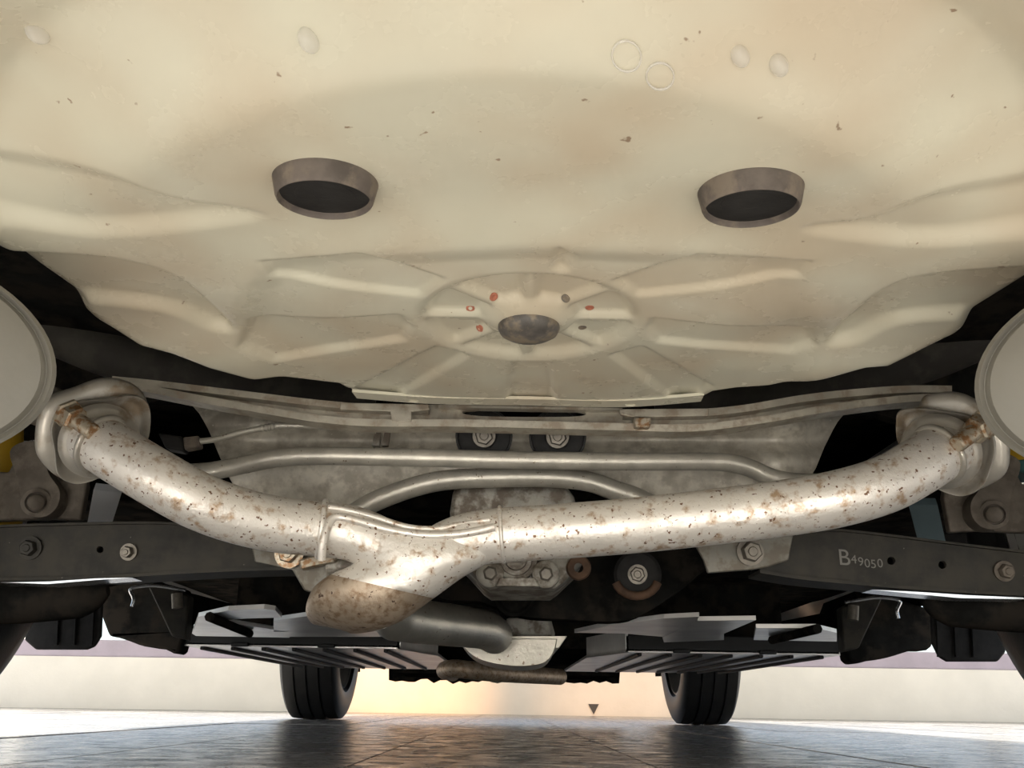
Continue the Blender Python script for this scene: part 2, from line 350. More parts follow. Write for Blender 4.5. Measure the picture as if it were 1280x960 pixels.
def zpan(X, Y, full=True):
    X = np.asarray(X, float); Y = np.asarray(Y, float)
    u = .016 - .008 * sstep((Y - .76) / .06) - polysd(X, Y, OUT)
    wall = np.where(u < 0, 0, np.where(u < .03, u * u / .06 * 1.6, (u - .015) * 1.6))
    z = Z0 + np.minimum(wall, 0.115); WALL[0] = wall
    # rear rise: a soft circular fillet up to the flat sheet behind the well
    rr = np.hypot(X - 0.0, Y - 0.64)
    wr = sstep((.55 - Y) / .14)
    z = z + wr * (.036 * sstep((rr - .266) / .082) - .36 * np.clip(rr - .345, 0, .25) * sstep((rr - .335) / .03))
    # shallow dish
    z = z + 0.012 * sstep((np.hypot((X - KN.x), (Y - KN.y) * 1.25) - .14) / .12) * (1 - wr * .6) * (1 - sstep((Y - .68) / .1))
    # star of radial channels round the centre plug
    kx, ky = X - KN.x, Y - KN.y; kr = np.hypot(kx, ky * 1.0); ka = np.arctan2(ky, kx)
    m8 = np.abs((ka / (math.pi / 4)) - np.round(ka / (math.pi / 4))) * (math.pi / 4)
    lat = kr * np.sin(m8)
    z = z + .007 * sstep((polysd(X, Y, ZONE) + .008) / .034)
    ring = sstep((kr - .088) / .008)
    for P in CHANNELS:
        z = z + .0045 * sstep((polysd(X, Y, P) + .003) / .007) * ring
    z = z + .0025 * sstep((.088 - kr) / .010)
    pocket = sstep((lat - .003) / .005) * sstep((kr - .034) / .007) * sstep((.081 - kr) / .006)
    z = z + .0055 * pocket
    z = z - .007 * sstep((.040 - kr) / .018)
    for P, d, s in (POCKETS if full else ()):
        sdv = polysd(X, Y, P); z = z + d * sstep((sdv + s * .35) / s)
    # long wave dents of pressed sheet
    z = z + .0012 * np.sin(X * 23 + 1.3) * np.sin(Y * 19 + .4) * sstep((kr - .15) / .1)
    return z
def PP(px, py, full=True):          # photo point on the pan
    z = Z0
    for _ in range(16):
        w = PZ(px, py, z); z = .5 * z + .5 * min(Z0 + .06, float(zpan(np.array([w.x]), np.array([w.y]), full)[0]))
    w = PZ(px, py, z); return w
POCKETS = [([tuple(PP(p[0], p[1], False)[:2]) for p in sm2(P, 4, True)], d, s) for P, d, s in POCKETS]
def pan_normal(w):
    e = .004; zx = zpan(np.array([w.x + e, w.x - e]), np.array([w.y, w.y])); zy = zpan(np.array([w.x, w.x]), np.array([w.y + e, w.y - e]))
    return Vector(((zx[0] - zx[1]) / (2 * e), (zy[0] - zy[1]) / (2 * e), -1)).normalized()
gx = np.linspace(-.60, .62, 420); gy = np.linspace(.0, .905, 330)
GX, GY = np.meshgrid(gx, gy); GZ = zpan(GX, GY); WALL[0] = WALL[0].copy()
nx, ny = len(gx), len(gy)
wellbase = Vector((KN.x, KN.y, Z0))
well = thing('spare_wheel_well', wellbase, 'cream painted spare wheel well with pressed star pattern above the exhaust', 'spare wheel well')
idx = np.arange(nx * ny).reshape(ny, nx)
quads = np.stack([idx[:-1, :-1], idx[1:, :-1], idx[1:, 1:], idx[:-1, 1:]], -1).reshape(-1, 4)
zc = GZ.reshape(-1)
keep = (WALL[0].reshape(-1)[quads].min(1) < .113)
quads = quads[keep]
me = bpy.data.meshes.new('pressed_floor')
co = np.stack([GX.reshape(-1) - wellbase.x, GY.reshape(-1) - wellbase.y, zc - wellbase.z], -1)
me.from_pydata(co.tolist(), [], quads.tolist()); me.materials.append(M['pan'])
for p in me.polygons: p.use_smooth = True
o = bpy.data.objects.new('pressed_floor', me); COL.objects.link(o); o.parent = well; BASE[o] = wellbase
# forward seam flange
top = [(440, 490), (540, 497), (660, 499), (780, 501), (880, 494)]
bot = [(446, 498), (540, 505), (660, 507), (780, 509), (876, 502)]
holes = [circ(517, 501, 6, .868), circ(597, 502, 6, .868), circ(708, 504, 6, .868), circ(788, 507, 6, .868)]
holes = [[PY(cx + 7 * math.cos(a), cy + 2.2 * math.sin(a), .868) for a in [k * math.pi / 6 for k in range(12)]] for cx, cy in ((517, 501), (597, 502.5), (708, 504.5), (788, 506))]
zf = .3362
holes = [[PZ(cx + 7 * math.cos(a), cy + 2.0 * math.sin(a), zf) for a in [k * math.pi / 6 for k in range(12)]] for cx, cy in ((517, 501), (597, 502.5), (708, 504.5), (788, 506))]
a_ = [PZ(p[0], p[1], zf) for p in sm2(top, 5)]; c_ = [PZ(p[0], p[1], zf) for p in reversed(sm2(bot, 5))]
obj('seam_flange', MB().prism(a_ + c_, Vector((0, 0, .003)), holes), 'pan', well)
# drain plugs: cup shaped rubber grommets standing proud of the sheet
for (px, py, lab) in ((407, 228, None), (938, 239, None)):
    w = PP(px, py); n = pan_normal(w)
    ro = .0300
    pl = obj('drain_plug', MB().lathe([(ro * .98, -.006), (ro * 1.0, .000), (ro * .985, .002), (ro * .93, .0095), (ro * .905, .0112), (ro * .885, .0115), (ro * .87, .0108), (ro * .855, .008), (ro * .76, .006)], w, n, 56), 'rubber_dusty', well)
    obj('cup_floor', MB().lathe([(ro * .855, .0078), (ro * .6, .0068), (ro * .56, .0080), (ro * .2, .0080), (ro * .18, .0070)], w, n, 40), 'rubber', pl)
w = Vector((KN.x, KN.y, float(zpan(np.array([KN.x]), np.array([KN.y]))[0])))
obj('centre_plug', MB().lathe([(.0235, -.004), (.0238, .002), (.022, .0055), (.017, .0085), (.010, .0105), (.004, .011), (.0005, .0112)], w, (0, 0, -1), 48), 'plug', well)
for k, (px, py) in enumerate(((588, 385), (617, 371), (600, 410), (707, 373), (737, 384), (728, 409))):
    w = PP(px, py); n = pan_normal(w)
    obj('weld_spot', MB().lathe([(.0034, -.001), (.0034, .0006), (.0022, .0009), (.0014, .0004)], w, n, 14), 'redspot' if k in (0, 1, 2, 4) else 'plug', well)
# water drops hanging under the sheet
def drop(px, py, r, h, label, ax=None):
    w = PP(px, py); n = pan_normal(w)
    if h < .002:
        k = .0007; ringp = [(r + k * math.cos(2 * math.pi * j / 10), .0003 + k * math.sin(2 * math.pi * j / 10)) for j in range(10)]
        link(obj('water_drop', MB().lathe(ringp, w, n, 40, closed=True, oval=((.5, 1, 0), .8)), 'water', None, loc=w), label, 'water drop', 'water drops under the spare wheel well'); return
    pr = [(r * math.cos(a), h * math.sin(a)) for a in [math.pi / 2 * k / 7 for k in range(8)]]
    pr[-1] = (r * .02, h)
    m = MB().lathe([(r * .96, -.0006)] + pr, w, n, 24, oval=((.5, 1, 0), .72))
    link(obj('water_drop', m, 'water', None, loc=w), label, 'water drop', 'water drops under the spare wheel well')
drop(47, 40, .0068, .006, 'large water drop hanging near the top left corner of the cream well')
drop(386, 50, .0064, .006, 'water drop hanging above the left drain plug on cream sheet')
drop(925, 70, .0060, .005, 'left of two water drops hanging close together above the right drain plug')
drop(973, 81, .0062, .006, 'glinting right one of two close water drops above the right drain plug')
drop(783, 70, .0080, .0014, 'flat ring-like water drop, upper one right of the middle of the well')
drop(825, 95, .0078, .0016, 'flat ring-like water drop, lower one right of the middle of the well')

# ================================================================== MUFFLERS
for side, (px, py, lab) in enumerate((( -156, 437, 'left grey steel muffler can beside the left exhaust flange'), (1446, 462, 'right grey steel muffler can beside the right exhaust flange'))):
    sgn = -1 if side == 0 else 1
    c = PY(px, py, .52); ax = (CAM - c).normalized(); ax = (ax + Vector((-sgn * .02, 0, .10))).normalized()
    u = Vector((0, 0, 1)).cross(ax).normalized()
    mf = thing('muffler', c, lab, 'muffler', 'mufflers at both sides')
    dist = (c - CAM).length * .86
    rh = 210 * (c - CAM).dot(FW) / F; q = 139 / 207 * 1.0
    obj('shell', MB().lathe([(rh * .55, -.20), (rh * .94, -.19), (rh * .95, -.17), (rh * .95, -.02), (rh * .96, -.012), (rh * 1.0, -.010), (rh * 1.0, -.001), (rh * .97, .001), (rh * .945, -.003)], c, ax, 72, oval=(u, q)), 'muffler', mf, smooth=30)
    obj('end_cap', MB().lathe([(rh * .945, -.004), (rh * .93, -.001), (rh * .90, .002), (rh * .80, .004), (rh * .5, .006), (rh * .02, .0065)], c, ax, 72, oval=(u, q)), 'muffler', mf, smooth=30)
    e = PY(*((1205, 550) if side else (100, 536)), .89); fn = Vector((-sgn * .55, -.62, -.42)).normalized()
    s_ = c - ax * .17
    obj('inlet_pipe', MB().tube(smooth_path([s_, s_ - ax * .05 + Vector((0, 0, .01)), e - fn * .06 + Vector((sgn * .03, 0, .01)), e - fn * .008], 7), .022, 24), 'flange', mf)

# ================================================================== Y-PIPE
yp = thing('exhaust_y_pipe', PY(520, 670, .9), 'rust speckled silver Y shaped exhaust pipe joining both mufflers', 'exhaust pipe')
lp = [(112, 548, .862), (128, 556, .855), (150, 570, .85), (200, 600, .85), (250, 627, .86), (300, 645, .875), (350, 656, .89), (400, 661, .90), (440, 667, .905), (475, 682, .905), (500, 705, .905)]
rp = [(1190, 560, .862), (1172, 568, .855), (1150, 582, .85), (1110, 604, .85), (1060, 620, .855), (1000, 632, .865), (900, 645, .88), (800, 656, .89), (700, 664, .90), (640, 668, .905), (590, 674, .905), (555, 688, .905), (530, 712, .905)]
for nm, path in (('left_branch', lp), ('right_branch', rp)):
    pts = smooth_path([PY(*p) for p in path], 8); n = len(pts)
    obj('branch_pipe', MB().tube(pts, .0262, 36), 'exhaust', yp, smooth=60)
# collector: lofted sections from the joint down to the elbow
secs = []
SEG = 32
cs = [((418, 655), (622, 662), .903, .020), ((428, 668), (622, 676), .903, .026), ((446, 688), (614, 700), .903, .029), ((443, 704), (578, 722), .905, .030),
      ((414, 718), (542, 748), .908, .032), ((394, 734), (502, 776), .915, .033), ((385, 752), (465, 789), .928, .033), ((384, 768), (440, 792), .95, .031), ((392, 780), (440, 790), .975, .026), ((405, 782), (440, 788), .99, .015)]
lr = smooth_path([Vector((a[0], a[1], Y)) for a, c, Y, r in cs], 5), smooth_path([Vector((c[0], c[1], r)) for a, c, Y, r in cs], 5)
for A, B in zip(*lr):
    Y = A.z; r = B.z; L = PY(A.x, A.y, Y); Rr_ = PY(B.x, B.y, Y); cc = (L + Rr_) / 2; hw = (Rr_ - L) / 2
    vdir = (cc - CAM).normalized(); k = hw.normalized(); dep = (vdir - k * vdir.dot(k)).normalized()
    secs.append([cc + hw * (math.copysign(abs(math.cos(t)) ** .8, math.cos(t))) + dep * (r * math.sin(t)) for t in [2 * math.pi * i / SEG for i in range(SEG)]])
obj('collector', MB().loft(secs[:21]), 'exhaust', yp, smooth=70)
obj('elbow', MB().loft(secs[20:]), 'exhaust_brown', yp, smooth=70)
def onpipe(pts, off):               # bead lying on the camera side of the pipe
    out = []
    for (x, y, Y) in pts:
        p = PY(x, y, Y); out.append(p + (CAM - p).normalized() * off)
    return smooth_path(out, 6)
obj('seam_bead', MB().tube(onpipe([(402, 700, .905), (403, 682, .9), (408, 662, .9), (416, 648, .903), (428, 647, .905), (450, 652, .905), (490, 663, .905), (530, 669, .905), (570, 668, .905), (600, 663, .905), (618, 659, .905)], .0268), .0040, 12), 'exhaust', yp)
obj('seam_bead', MB().tube(onpipe([(410, 634, .905), (430, 637, .907), (470, 647, .907), (510, 659, .907), (545, 661, .907), (580, 655, .907), (612, 650, .905)], .0225), .0030, 12), 'exhaust', yp)
def ring(path_pts, i, r, rr, name, m):
    a = PY(*path_pts[i]); t = (PY(*path_pts[i + 1]) - PY(*path_pts[max(i - 1, 0)])).normalized()
    obj(name, MB().lathe([(r + rr * math.cos(2 * math.pi * k / 10), rr * math.sin(2 * math.pi * k / 10)) for k in range(10)], a, t, 40, closed=True), m, yp)
ring([(650, 667, .904), (627, 668, .905), (600, 671, .905)], 1, .0262, .0020, 'weld_ring', 'exhaust')
ring([(380, 659, .897), (402, 661, .90), (425, 664, .904)], 1, .0262, .0030, 'weld_ring', 'exhaust')
ring(lp, 1, .0270, .0032, 'weld_ring', 'flange'); ring(rp, 1, .0270, .0032, 'weld_ring', 'flange')
# flanges, one pressed plate on the pipe and one behind it on the muffler
def on_plane(px, py, c, n):
    d = ray(px, py); return CAM + d * ((c - CAM).dot(n) / d.dot(n))
def flange(front, back, bolt0, bolt1, ctr, n, hole):
    c = PY(*ctr, .868); n = Vector(n).normalized()
    fp = [on_plane(p[0], p[1], c, n) for p in sm2(front, 6, True)]
    cen = sum(fp, Vector()) / len(fp)
    m = MB(); k = len(fp); secs_ = []
    for sc, dz in ((.80, .000), (.88, .0015), (.95, .0065), (.985, .0075), (1.0, .006), (1.0, .003), (.985, .0015), (.93, -.003), (.80, -.004)):
        secs_.append([cen + (p - cen) * sc + n * dz for p in fp])
    m.loft(secs_); f = obj('flange_plate', m, 'flange', yp, smooth=60)
    c2 = c - n * .016
    bp_ = [on_plane(p[0], p[1], c2, n) for p in sm2(back, 6, True)]; cen2 = sum(bp_, Vector()) / len(bp_)
    m = MB(); secs_ = []
    for sc, dz in ((.80, .008), (.90, .006), (.965, .004), (.99, .002), (1.0, -.001), (.99, -.005), (.9, -.006)):
        secs_.append([cen2 + (p - cen2) * sc + n * dz for p in bp_])
    m.loft(secs_); obj('backing_plate', m, 'flange', f, smooth=60)
    # dished step round the pipe
    hp = PY(*hole, .862)
    obj('pipe_collar', MB().lathe([(.037, -.004), (.035, .001), (.033, .004), (.029, .006), (.027, .010)], hp, n, 40), 'flange', f)
    a = on_plane(*bolt0, c + n * .004, n); b2 = on_plane(*bolt1, c + n * .042, n); ax = (b2 - a).normalized()
    L = (b2 - a).length
    st = obj('flange_stud', MB().lathe([(.0078, 0), (.0078, L * .96), (.0066, L)], a, ax, 20), 'bolt_rust', f)
    obj('nut', MB().lathe([(.0150, 0), (.0150, .003), (.0130, .004), (.0130, .015), (.011, .017)], a, ax, 6), 'bolt_rust', f)
    return f
flange([(62, 535), (70, 513), (95, 500), (130, 496), (165, 492), (183, 503), (186, 530), (178, 556), (150, 575), (130, 590), (110, 600), (88, 602), (70, 590), (66, 562)],
       [(44, 555), (48, 520), (62, 497), (95, 484), (128, 473), (160, 477), (182, 496), (185, 530), (170, 556), (130, 585), (95, 600), (72, 596), (50, 575)],
       (85, 517), (117, 541), (118, 545), (.55, -.62, -.42), (126, 553))
flange([(1122, 528), (1126, 512), (1150, 508), (1185, 512), (1215, 518), (1238, 534), (1246, 556), (1240, 585), (1228, 608), (1205, 618), (1180, 612), (1160, 600), (1135, 570), (1124, 550)],
       [(1150, 502), (1175, 491), (1200, 492), (1222, 502), (1245, 515), (1258, 535), (1262, 565), (1258, 590), (1240, 605), (1215, 612), (1180, 600), (1150, 560)],
       (1231, 530), (1195, 556), (1180, 556), (-.55, -.62, -.42), (1174, 566))

# front pipe and silencer ahead of the Y
fp = thing('front_exhaust_pipe', PY(560, 785, 1.2), 'dull grey exhaust pipe running forward behind the Y pipe elbow', 'exhaust pipe')
obj('intermediate_pipe', MB().tube(smooth_path([PY(*p) for p in ((478, 768, 1.10), (500, 773, 1.14), (535, 778, 1.2), (580, 783, 1.28), (606, 787, 1.34), (618, 794, 1.42))], 8), [.016, .018, .020, .022, .024, .0255] + [.0265] * 35, 32), 'exhaust_grey', fp, smooth=60)
obj('tail_section', MB().tube(smooth_path([PY(*p) for p in ((566, 842, 2.5), (556, 838, 2.2), (572, 836, 2.1), (620, 841, 2.15), (700, 846, 2.4))], 6), .019, 28), 'exhaust_brown', fp)
hs = thing('heat_shield', PY(640, 815, 1.55), 'cupped pale metal heat shield below the front exhaust pipe', 'heat shield')
A = sm2([(574, 797), (583, 812), (600, 824), (630, 831), (660, 832), (682, 827), (692, 813), (696, 797)], 4)
secs = []
for Y, s, dy in ((1.50, 1.0, 0), (1.53, 1.02, 0), (1.62, 1.0, 3), (1.72, .96, 6)):
    secs.append([PY(636 + (x - 636) * s, y + dy, Y) for x, y, _ in A])
obj('cup', MB().loft(secs), 'exhaust_grey', hs, smooth=40)
obj('rim_flange', MB().prism(pp([(600, 795), (709, 795), (699, 810), (694, 811), (696, 799), (600, 799)], 1.495), YV * .25), 'exhaust_grey', hs, bevel=.001)
obj('rear_box', MB().prism(pp([(632, 772), (688, 770), (695, 796), (636, 796)], 1.62), YV * .1), 'diff', hs, bevel=.006)

# ================================================================== REAR SUBFRAME
sf = thing('rear_subframe', PY(640, 580, 1.05), 'dusty grey pressed steel rear subframe behind the stabilizer bar', 'subframe')
def lerp(tab, x): return float(np.interp(x, [t[0] for t in tab], [t[1] for t in tab]))
topT = [(238, 500), (300, 510), (400, 524), (640, 530), (870, 533), (960, 524), (1058, 510)]
botT = [(238, 504), (250, 518), (262, 540), (274, 570), (286, 596), (310, 640), (440, 655), (470, 640), (500, 612), (560, 606), (780, 610), (800, 630), (840, 655), (960, 640), (1000, 612), (1018, 590), (1030, 560), (1045, 530), (1058, 514)]
NX, NV = 150, 26
vs = []
for i in range(NX + 1):
    x = 238 + (1058 - 238) * i / NX; t, bt = lerp(topT, x), lerp(botT, x)
    for j in range(NV + 1):
        v = j / NV; y = t + (bt - t) * v
        Y = 1.075 - .018 * math.cos((y - 555) / 40) + .012 * math.sin(x / 55.0) - .022 * math.exp(-((x - 330) / 60) ** 2) - .022 * math.exp(-((x - 985) / 50) ** 2) + .02 * math.exp(-((y - 552) / 14) ** 2)
        vs.append(PY(x, y, Y))
fs = []
for i in range(NX):
    for j in range(NV):
        a = i * (NV + 1) + j; fs.append((a, a + NV + 1, a + NV + 2, a + 1))
m = MB().add(vs, fs); o = obj('pressed_panel', m, 'subframe', sf, smooth=80)
sol = o.modifiers.new('thickness', 'SOLIDIFY'); sol.thickness = .004
lt = [(430, 650), (455, 634), (480, 622), (520, 608), (560, 600), (620, 597), (690, 597), (735, 602), (765, 612), (800, 624), (840, 646)]
obj('cross_tube', MB().tube(smooth_path([PY(x, y, 1.055) for x, y in lt], 8), .0115, 24), 'bar', sf, smooth=60)
for bx, by in ((605, 545), (697, 546)):
    c = PY(bx, by, 1.036); n = (CAM - c).normalized()
    r = pxm(35, 1.055)
    b_ = obj('bushing', MB().lathe([(r * 1.06, -.01), (r * 1.06, .002), (r * .98, .002), (r * .96, -.008), (r * .5, -.010)], c, n, 40), 'rubber', sf)
    obj('bushing_bolt', MB().hexbolt(c - n * .008, n, .0105, .012, 1.25), 'bolt', b_)
obj('cable_clip', MB().prism(pp([(468, 538), (476, 538), (474, 557), (465, 557)], 1.04), YV * .006).prism(pp([(481, 538), (488, 538), (485, 557), (477, 557)], 1.04), YV * .006), 'diff', sf)
# crossmember beam with its lips, slot and brackets
bmm = thing('crossmember_beam', PY(640, 520, .98), 'long curved steel crossmember beam with central slot below the spare wheel well', 'crossmember')
tp = [(140, 470), (200, 476), (300, 488), (400, 500), (470, 505), (560, 506), (660, 508), (780, 511), (870, 511), (930, 506), (1000, 494), (1060, 487), (1130, 482), (1190, 482)]
bt = [(140, 482), (190, 491), (250, 503), (330, 517), (400, 528), (470, 533), (560, 533), (660, 535), (780, 538), (870, 539), (960, 528), (1010, 519), (1070, 510), (1130, 503), (1190, 500)]
slot = [PY(655 + 78 * math.copysign(abs(math.cos(a)) ** .5, math.cos(a)), 516.5 + .012 * 78 * math.cos(a) + 4.6 * math.sin(a), .985) for a in [2 * math.pi * k / 24 for k in range(24)]]
a_ = pp([p[:2] for p in sm2(tp, 5)], .985); c_ = pp([p[:2] for p in reversed(sm2(bt, 5))], .985)
obj('web', MB().prism(a_ + c_, YV * .006, [slot]), 'beam', bmm)
sh = lambda T, d: [(x, y + d) for x, y in T]
obj('upper_lip', ribbon(tp[:5] + [(535, 506)], sh(tp[:5] + [(535, 506)], 8), .970, .018, n=5).prism(pp([p[:2] for p in sm2(tp[7:], 5)] + [p[:2] for p in reversed(sm2(sh(tp[7:], 9), 5))], .970), YV * .018), 'beam', bmm, bevel=.0012)
obj('lower_lip', ribbon(sh(bt, -9), bt, .962, .024, n=5), 'beam', bmm, bevel=.0018)
obj('centre_lip', MB().prism(pp([(548, 506), (778, 510), (778, 513), (548, 509)], .975), YV * .012), 'beam', bmm)
obj('hook_bracket', MB().prism(pp([(425, 503), (535, 505), (537, 512), (514, 514), (514, 527), (490, 527), (488, 514), (425, 512)], .960), YV * .006), 'beam', bmm, bevel=.001)
rb = obj('hook_bracket', MB().prism(pp([(774, 511), (886, 510), (886, 520), (815, 521), (790, 521), (776, 518)], .960), YV * .006), 'beam', bmm, bevel=.001)
obj('bracket_bolt', MB().prism(pp([(792, 521), (815, 521), (813, 534), (794, 534)], .952), YV * .014), 'bolt_rust', rb, bevel=.002)

# stabilizer bar
sb = thing('stabilizer_bar', PY(640, 575, 1.0), 'long horizontal steel stabilizer bar above the Y pipe', 'stabilizer bar')
st = [(215, 592), (262, 589), (305, 581), (345, 573), (400, 570), (520, 572), (640, 575), (780, 577), (880, 577), (915, 579), (940, 586), (962, 596), (990, 602), (1040, 604)]
obj('bar', MB().tube(smooth_path([PY(x, y, 1.01) for x, y in st], 8), .0100, 28), 'bar', sb, smooth=60)
# wheel speed sensor cable
ca = thing('sensor_cable', PY(350, 535, 1.0), 'thin grey sensor cable with connector running left under the crossmember beam', 'cable')
pts = smooth_path([PY(x, y, 1.005) for x, y in ((246, 552), (270, 549), (300, 541), (330, 535), (355, 532), (420, 533), (470, 538))], 10)
rad = [.0035 + (.0010 if 28 < i < 52 and i % 2 else 0) for i in range(len(pts))]
obj('sheath', MB().tube(pts, rad, 14), 'bar', ca)
obj('connector', MB().prism(pp([(228, 546), (248, 544), (250, 558), (230, 562)], 1.0), YV * .014), 'rubber_dusty', ca, bevel=.002)
obj('plug_housing', MB().prism(pp([(196, 540), (228, 545), (230, 564), (206, 560)], 1.0), YV * .02), 'rubber', ca, bevel=.003)

# ================================================================== REAR DIFFERENTIAL
df = thing('rear_differential', PY(645, 670, 1.1), 'cast grey rear differential housing behind the Y pipe with drain plug', 'differential')
hp = [(562, 640), (566, 612), (580, 604), (706, 604), (718, 620), (728, 660), (736, 690), (728, 705), (704, 728), (694, 735), (612, 735), (602, 728), (582, 706), (566, 690)]
obj('housing', MB().prism(pp(hp, 1.09), YV * .14), 'diff', df, bevel=.008, seg=3)
obj('lower_rib', MB().prism(pp([(622, 722), (672, 722), (676, 733), (618, 733)], 1.075), YV * .02), 'diff', df, bevel=.003)
for x, y in ((613, 717), (682, 718)):
    c = PY(x, y, 1.085); n = Vector((0, -1, -.1))
    bo = obj('bolt_boss', MB().lathe([(.0165, -.006), (.0155, .008), (.013, .010)], c, n, 28), 'diff', df)
    obj('housing_bolt', MB().lathe([(.0085, .008), (.0085, .015), (.006, .017)], c, n, 6), 'bolt', bo)
c = PY(645, 699, 1.085); n = Vector((0, -1, -.1))
pg = obj('drain_boss', MB().lathe([(.025, -.004), (.024, .006), (.019, .008), (.018, .004), (.013, .004), (.012, .010)], c, n, 32), 'diff', df)
obj('drain_plug', MB().lathe([(.010, .004), (.010, .014), (.006, .015), (.005, .009)], c, n, 4), 'bolt', pg)
obj('rusty_ear', MB().lathe([(.0055, 0), (.0055, .008), (.0125, .010), (.0140, .008), (.0140, -.004)], PY(723, 710, 1.085), (0, -1, -.1), 24, closed=True), 'rust', df)
obj('side_lug', MB().prism(pp([(728, 668), (742, 666), (744, 684), (732, 690)], 1.09), YV * .03), 'diff', df, bevel=.003)
# black front crossmember behind the differential
fx = thing('front_crossmember', PY(700, 740, 1.2), 'black crossmember plate below and behind the differential', 'crossmember')
obj('plate', MB().prism(pp(sm2([(535, 690), (700, 680), (890, 690), (872, 720), (845, 742), (800, 770), (765, 777), (700, 774), (650, 770), (600, 752), (545, 745)], 3, True), 1.30), YV * .04), 'black', fx, bevel=.006)
obj('lower_boss', MB().lathe([(.030, -.02), (.028, .004), (.024, .006), (.020, .001)], PY(643, 744, 1.295), (0, -1, -.1), 30), 'black', fx)
c = PY(797, 718, 1.2); n = (CAM - c).normalized()
bs = obj('mount_bushing', MB().lathe([(.030, -.03), (.030, 0), (.026, .002), (.014, -.002)], c, n, 32), 'rubber', fx)
obj('mount_bolt', MB().hexbolt(c, n, .0095, .012, 1.3), 'bolt', bs)
U = [PY(796 + 27 * math.cos(a), 722 + 23 * math.sin(a), 1.195) for a in [math.radians(15 + k * 15) for k in range(11)]]
obj('rusty_saddle', MB().tube(U, .0055, 10), 'rust', fx)

# ================================================================== LATERAL LINKS
def lat_link(top, bot, Y, label, holes=()):
    t = thing('lateral_link', PY(*bot[len(bot) // 2], Y), label, 'suspension link', 'lateral links')
    a = pp([p[:2] for p in sm2(top, 5)], Y); c = pp([p[:2] for p in reversed(sm2(bot, 5))], Y)
    obj('channel_face', MB().prism(a + c, YV * .006, [circ(x, y, r, Y, 14) for x, y, r in holes]), 'link', t)
    obj('top_lip', ribbon(top, sh(top, 3), Y - .004, .05, n=5), 'link', t, bevel=.001)
    obj('bottom_lip', ribbon(sh(bot, -4), sh(bot, 0), Y - .006, .05, n=5), 'link', t, bevel=.0015)
    obj('channel_back', MB().prism([p + YV * .04 for p in a + c], YV * .006), 'black', t)
    return t
LL = lat_link([(-60, 659), (0, 656), (100, 653), (200, 652), (260, 658), (330, 668), (400, 680)], [(-60, 726), (0, 726), (80, 725), (150, 722), (250, 716), (330, 713), (400, 712)], 1.0,
              'black suspension link at left below the left flange', [(125, 687, 4.5)])
RL = lat_link([(950, 668), (1000, 664), (1045, 661), (1100, 666), (1180, 676), (1280, 688), (1340, 694)], [(950, 716), (1000, 724), (1060, 730), (1130, 736), (1200, 741), (1280, 745), (1340, 749)], 1.0,
              'black suspension link at right stamped with white number', [(1114, 701, 5.2), (1178, 706, 5.2)])
for (x, y, r, mt, par) in ((38, 685, .0085, 'link', LL), (161, 690, .0062, 'bolt', LL), (1255, 714, .0075, 'brown', RL)):
    c = PY(x, y, .998); n = Vector((0, -1, -.15)).normalized()
    obj('link_bolt', MB().hexbolt(c - n * .001, n, r, .010), mt, par)
# thin pale metal strips along the lower edges
obj('pale_edge', MB().prism(pp([(0, 728), (60, 727), (120, 723), (165, 722), (120, 725), (60, 730)], .99), YV * .03), 'pale_pipe', LL)
obj('pale_edge', MB().prism(pp([(1090, 737), (1150, 740), (1210, 744), (1280, 747), (1280, 749), (1200, 747.5), (1140, 742)], .99), YV * .03), 'pale_pipe', RL)
# stamped number
def text_mesh(body, size, origin, Y, parent):
    cu = bpy.data.curves.new('text', 'FONT'); cu.body = body; cu.size = 1.0; cu.extrude = 0.0
    to = bpy.data.objects.new('text', cu); COL.objects.link(to)
    dg = bpy.context.evaluated_depsgraph_get(); me_ = bpy.data.meshes.new_from_object(to.evaluated_get(dg))
    vs_ = [v.co.copy() for v in me_.vertices]; fs_ = [tuple(p.vertices) for p in me_.polygons]
    bpy.data.objects.remove(to)
    x0 = min(v.x for v in vs_)
    w = PY(*origin, Y)
    ux = Vector((1, 0, -.05)).normalized(); uz = Vector((0, 0, 1))
    return [w + ux * ((v.x - x0) * size) + uz * (v.y * size) - YV * .0006 for v in vs_], fs_
tm = MB()
tm.add(*text_mesh('B', .0240, (1050, 706), .9995, RL))
for ch, x, y in zip('49050', (1064, 1073, 1081, 1089, 1097), (704, 707, 709, 710, 709)):
    tm.add(*text_mesh(ch, .0128, (x, y), .9995, RL))
obj('stamped_number', tm, 'text', RL, smooth=0)
# inner brackets
rbk = thing('link_bracket', PY(930, 700, .985), 'grey steel bracket with large bolt at inner end of right link', 'bracket', 'link brackets')
obj('plate', MB().prism(pp([(862, 668), (990, 655), (992, 668), (986, 700), (962, 708), (940, 712), (885, 716), (880, 700)], .985), YV * .006), 'bracket', rbk, bevel=.0015)
c = PY(937, 690, .983); n = Vector((0, -1, -.12)).normalized()
obj('pivot_bolt', MB().hexbolt(c, n, .0105, .014, 1.35), 'bolt', rbk)
lbk = thing('link_bracket', PY(400, 700, .985), 'grey steel bracket at inner end of left link, below the pipe', 'bracket', 'link brackets')
obj('plate', MB().prism(pp([(312, 672), (420, 680), (470, 700), (430, 712), (395, 742), (380, 738), (365, 712), (318, 702)], .985), YV * .006), 'bracket', lbk, bevel=.0015)
c = PY(362, 692, .975); obj('pivot_bolt', MB().hexbolt(c, n, .0100, .012, 1.5), 'bolt_rust', lbk)
obj('spacer_sleeve', MB().tube([PY(410, 708, .985), PY(452, 706, .985)], .013, 24), 'diff', lbk)
obj('tie_strap', MB().prism(pp([(372, 700), (398, 692), (420, 694), (420, 702), (390, 708), (376, 712)], .965), YV * .012), 'bolt_rust', lbk, bevel=.002)

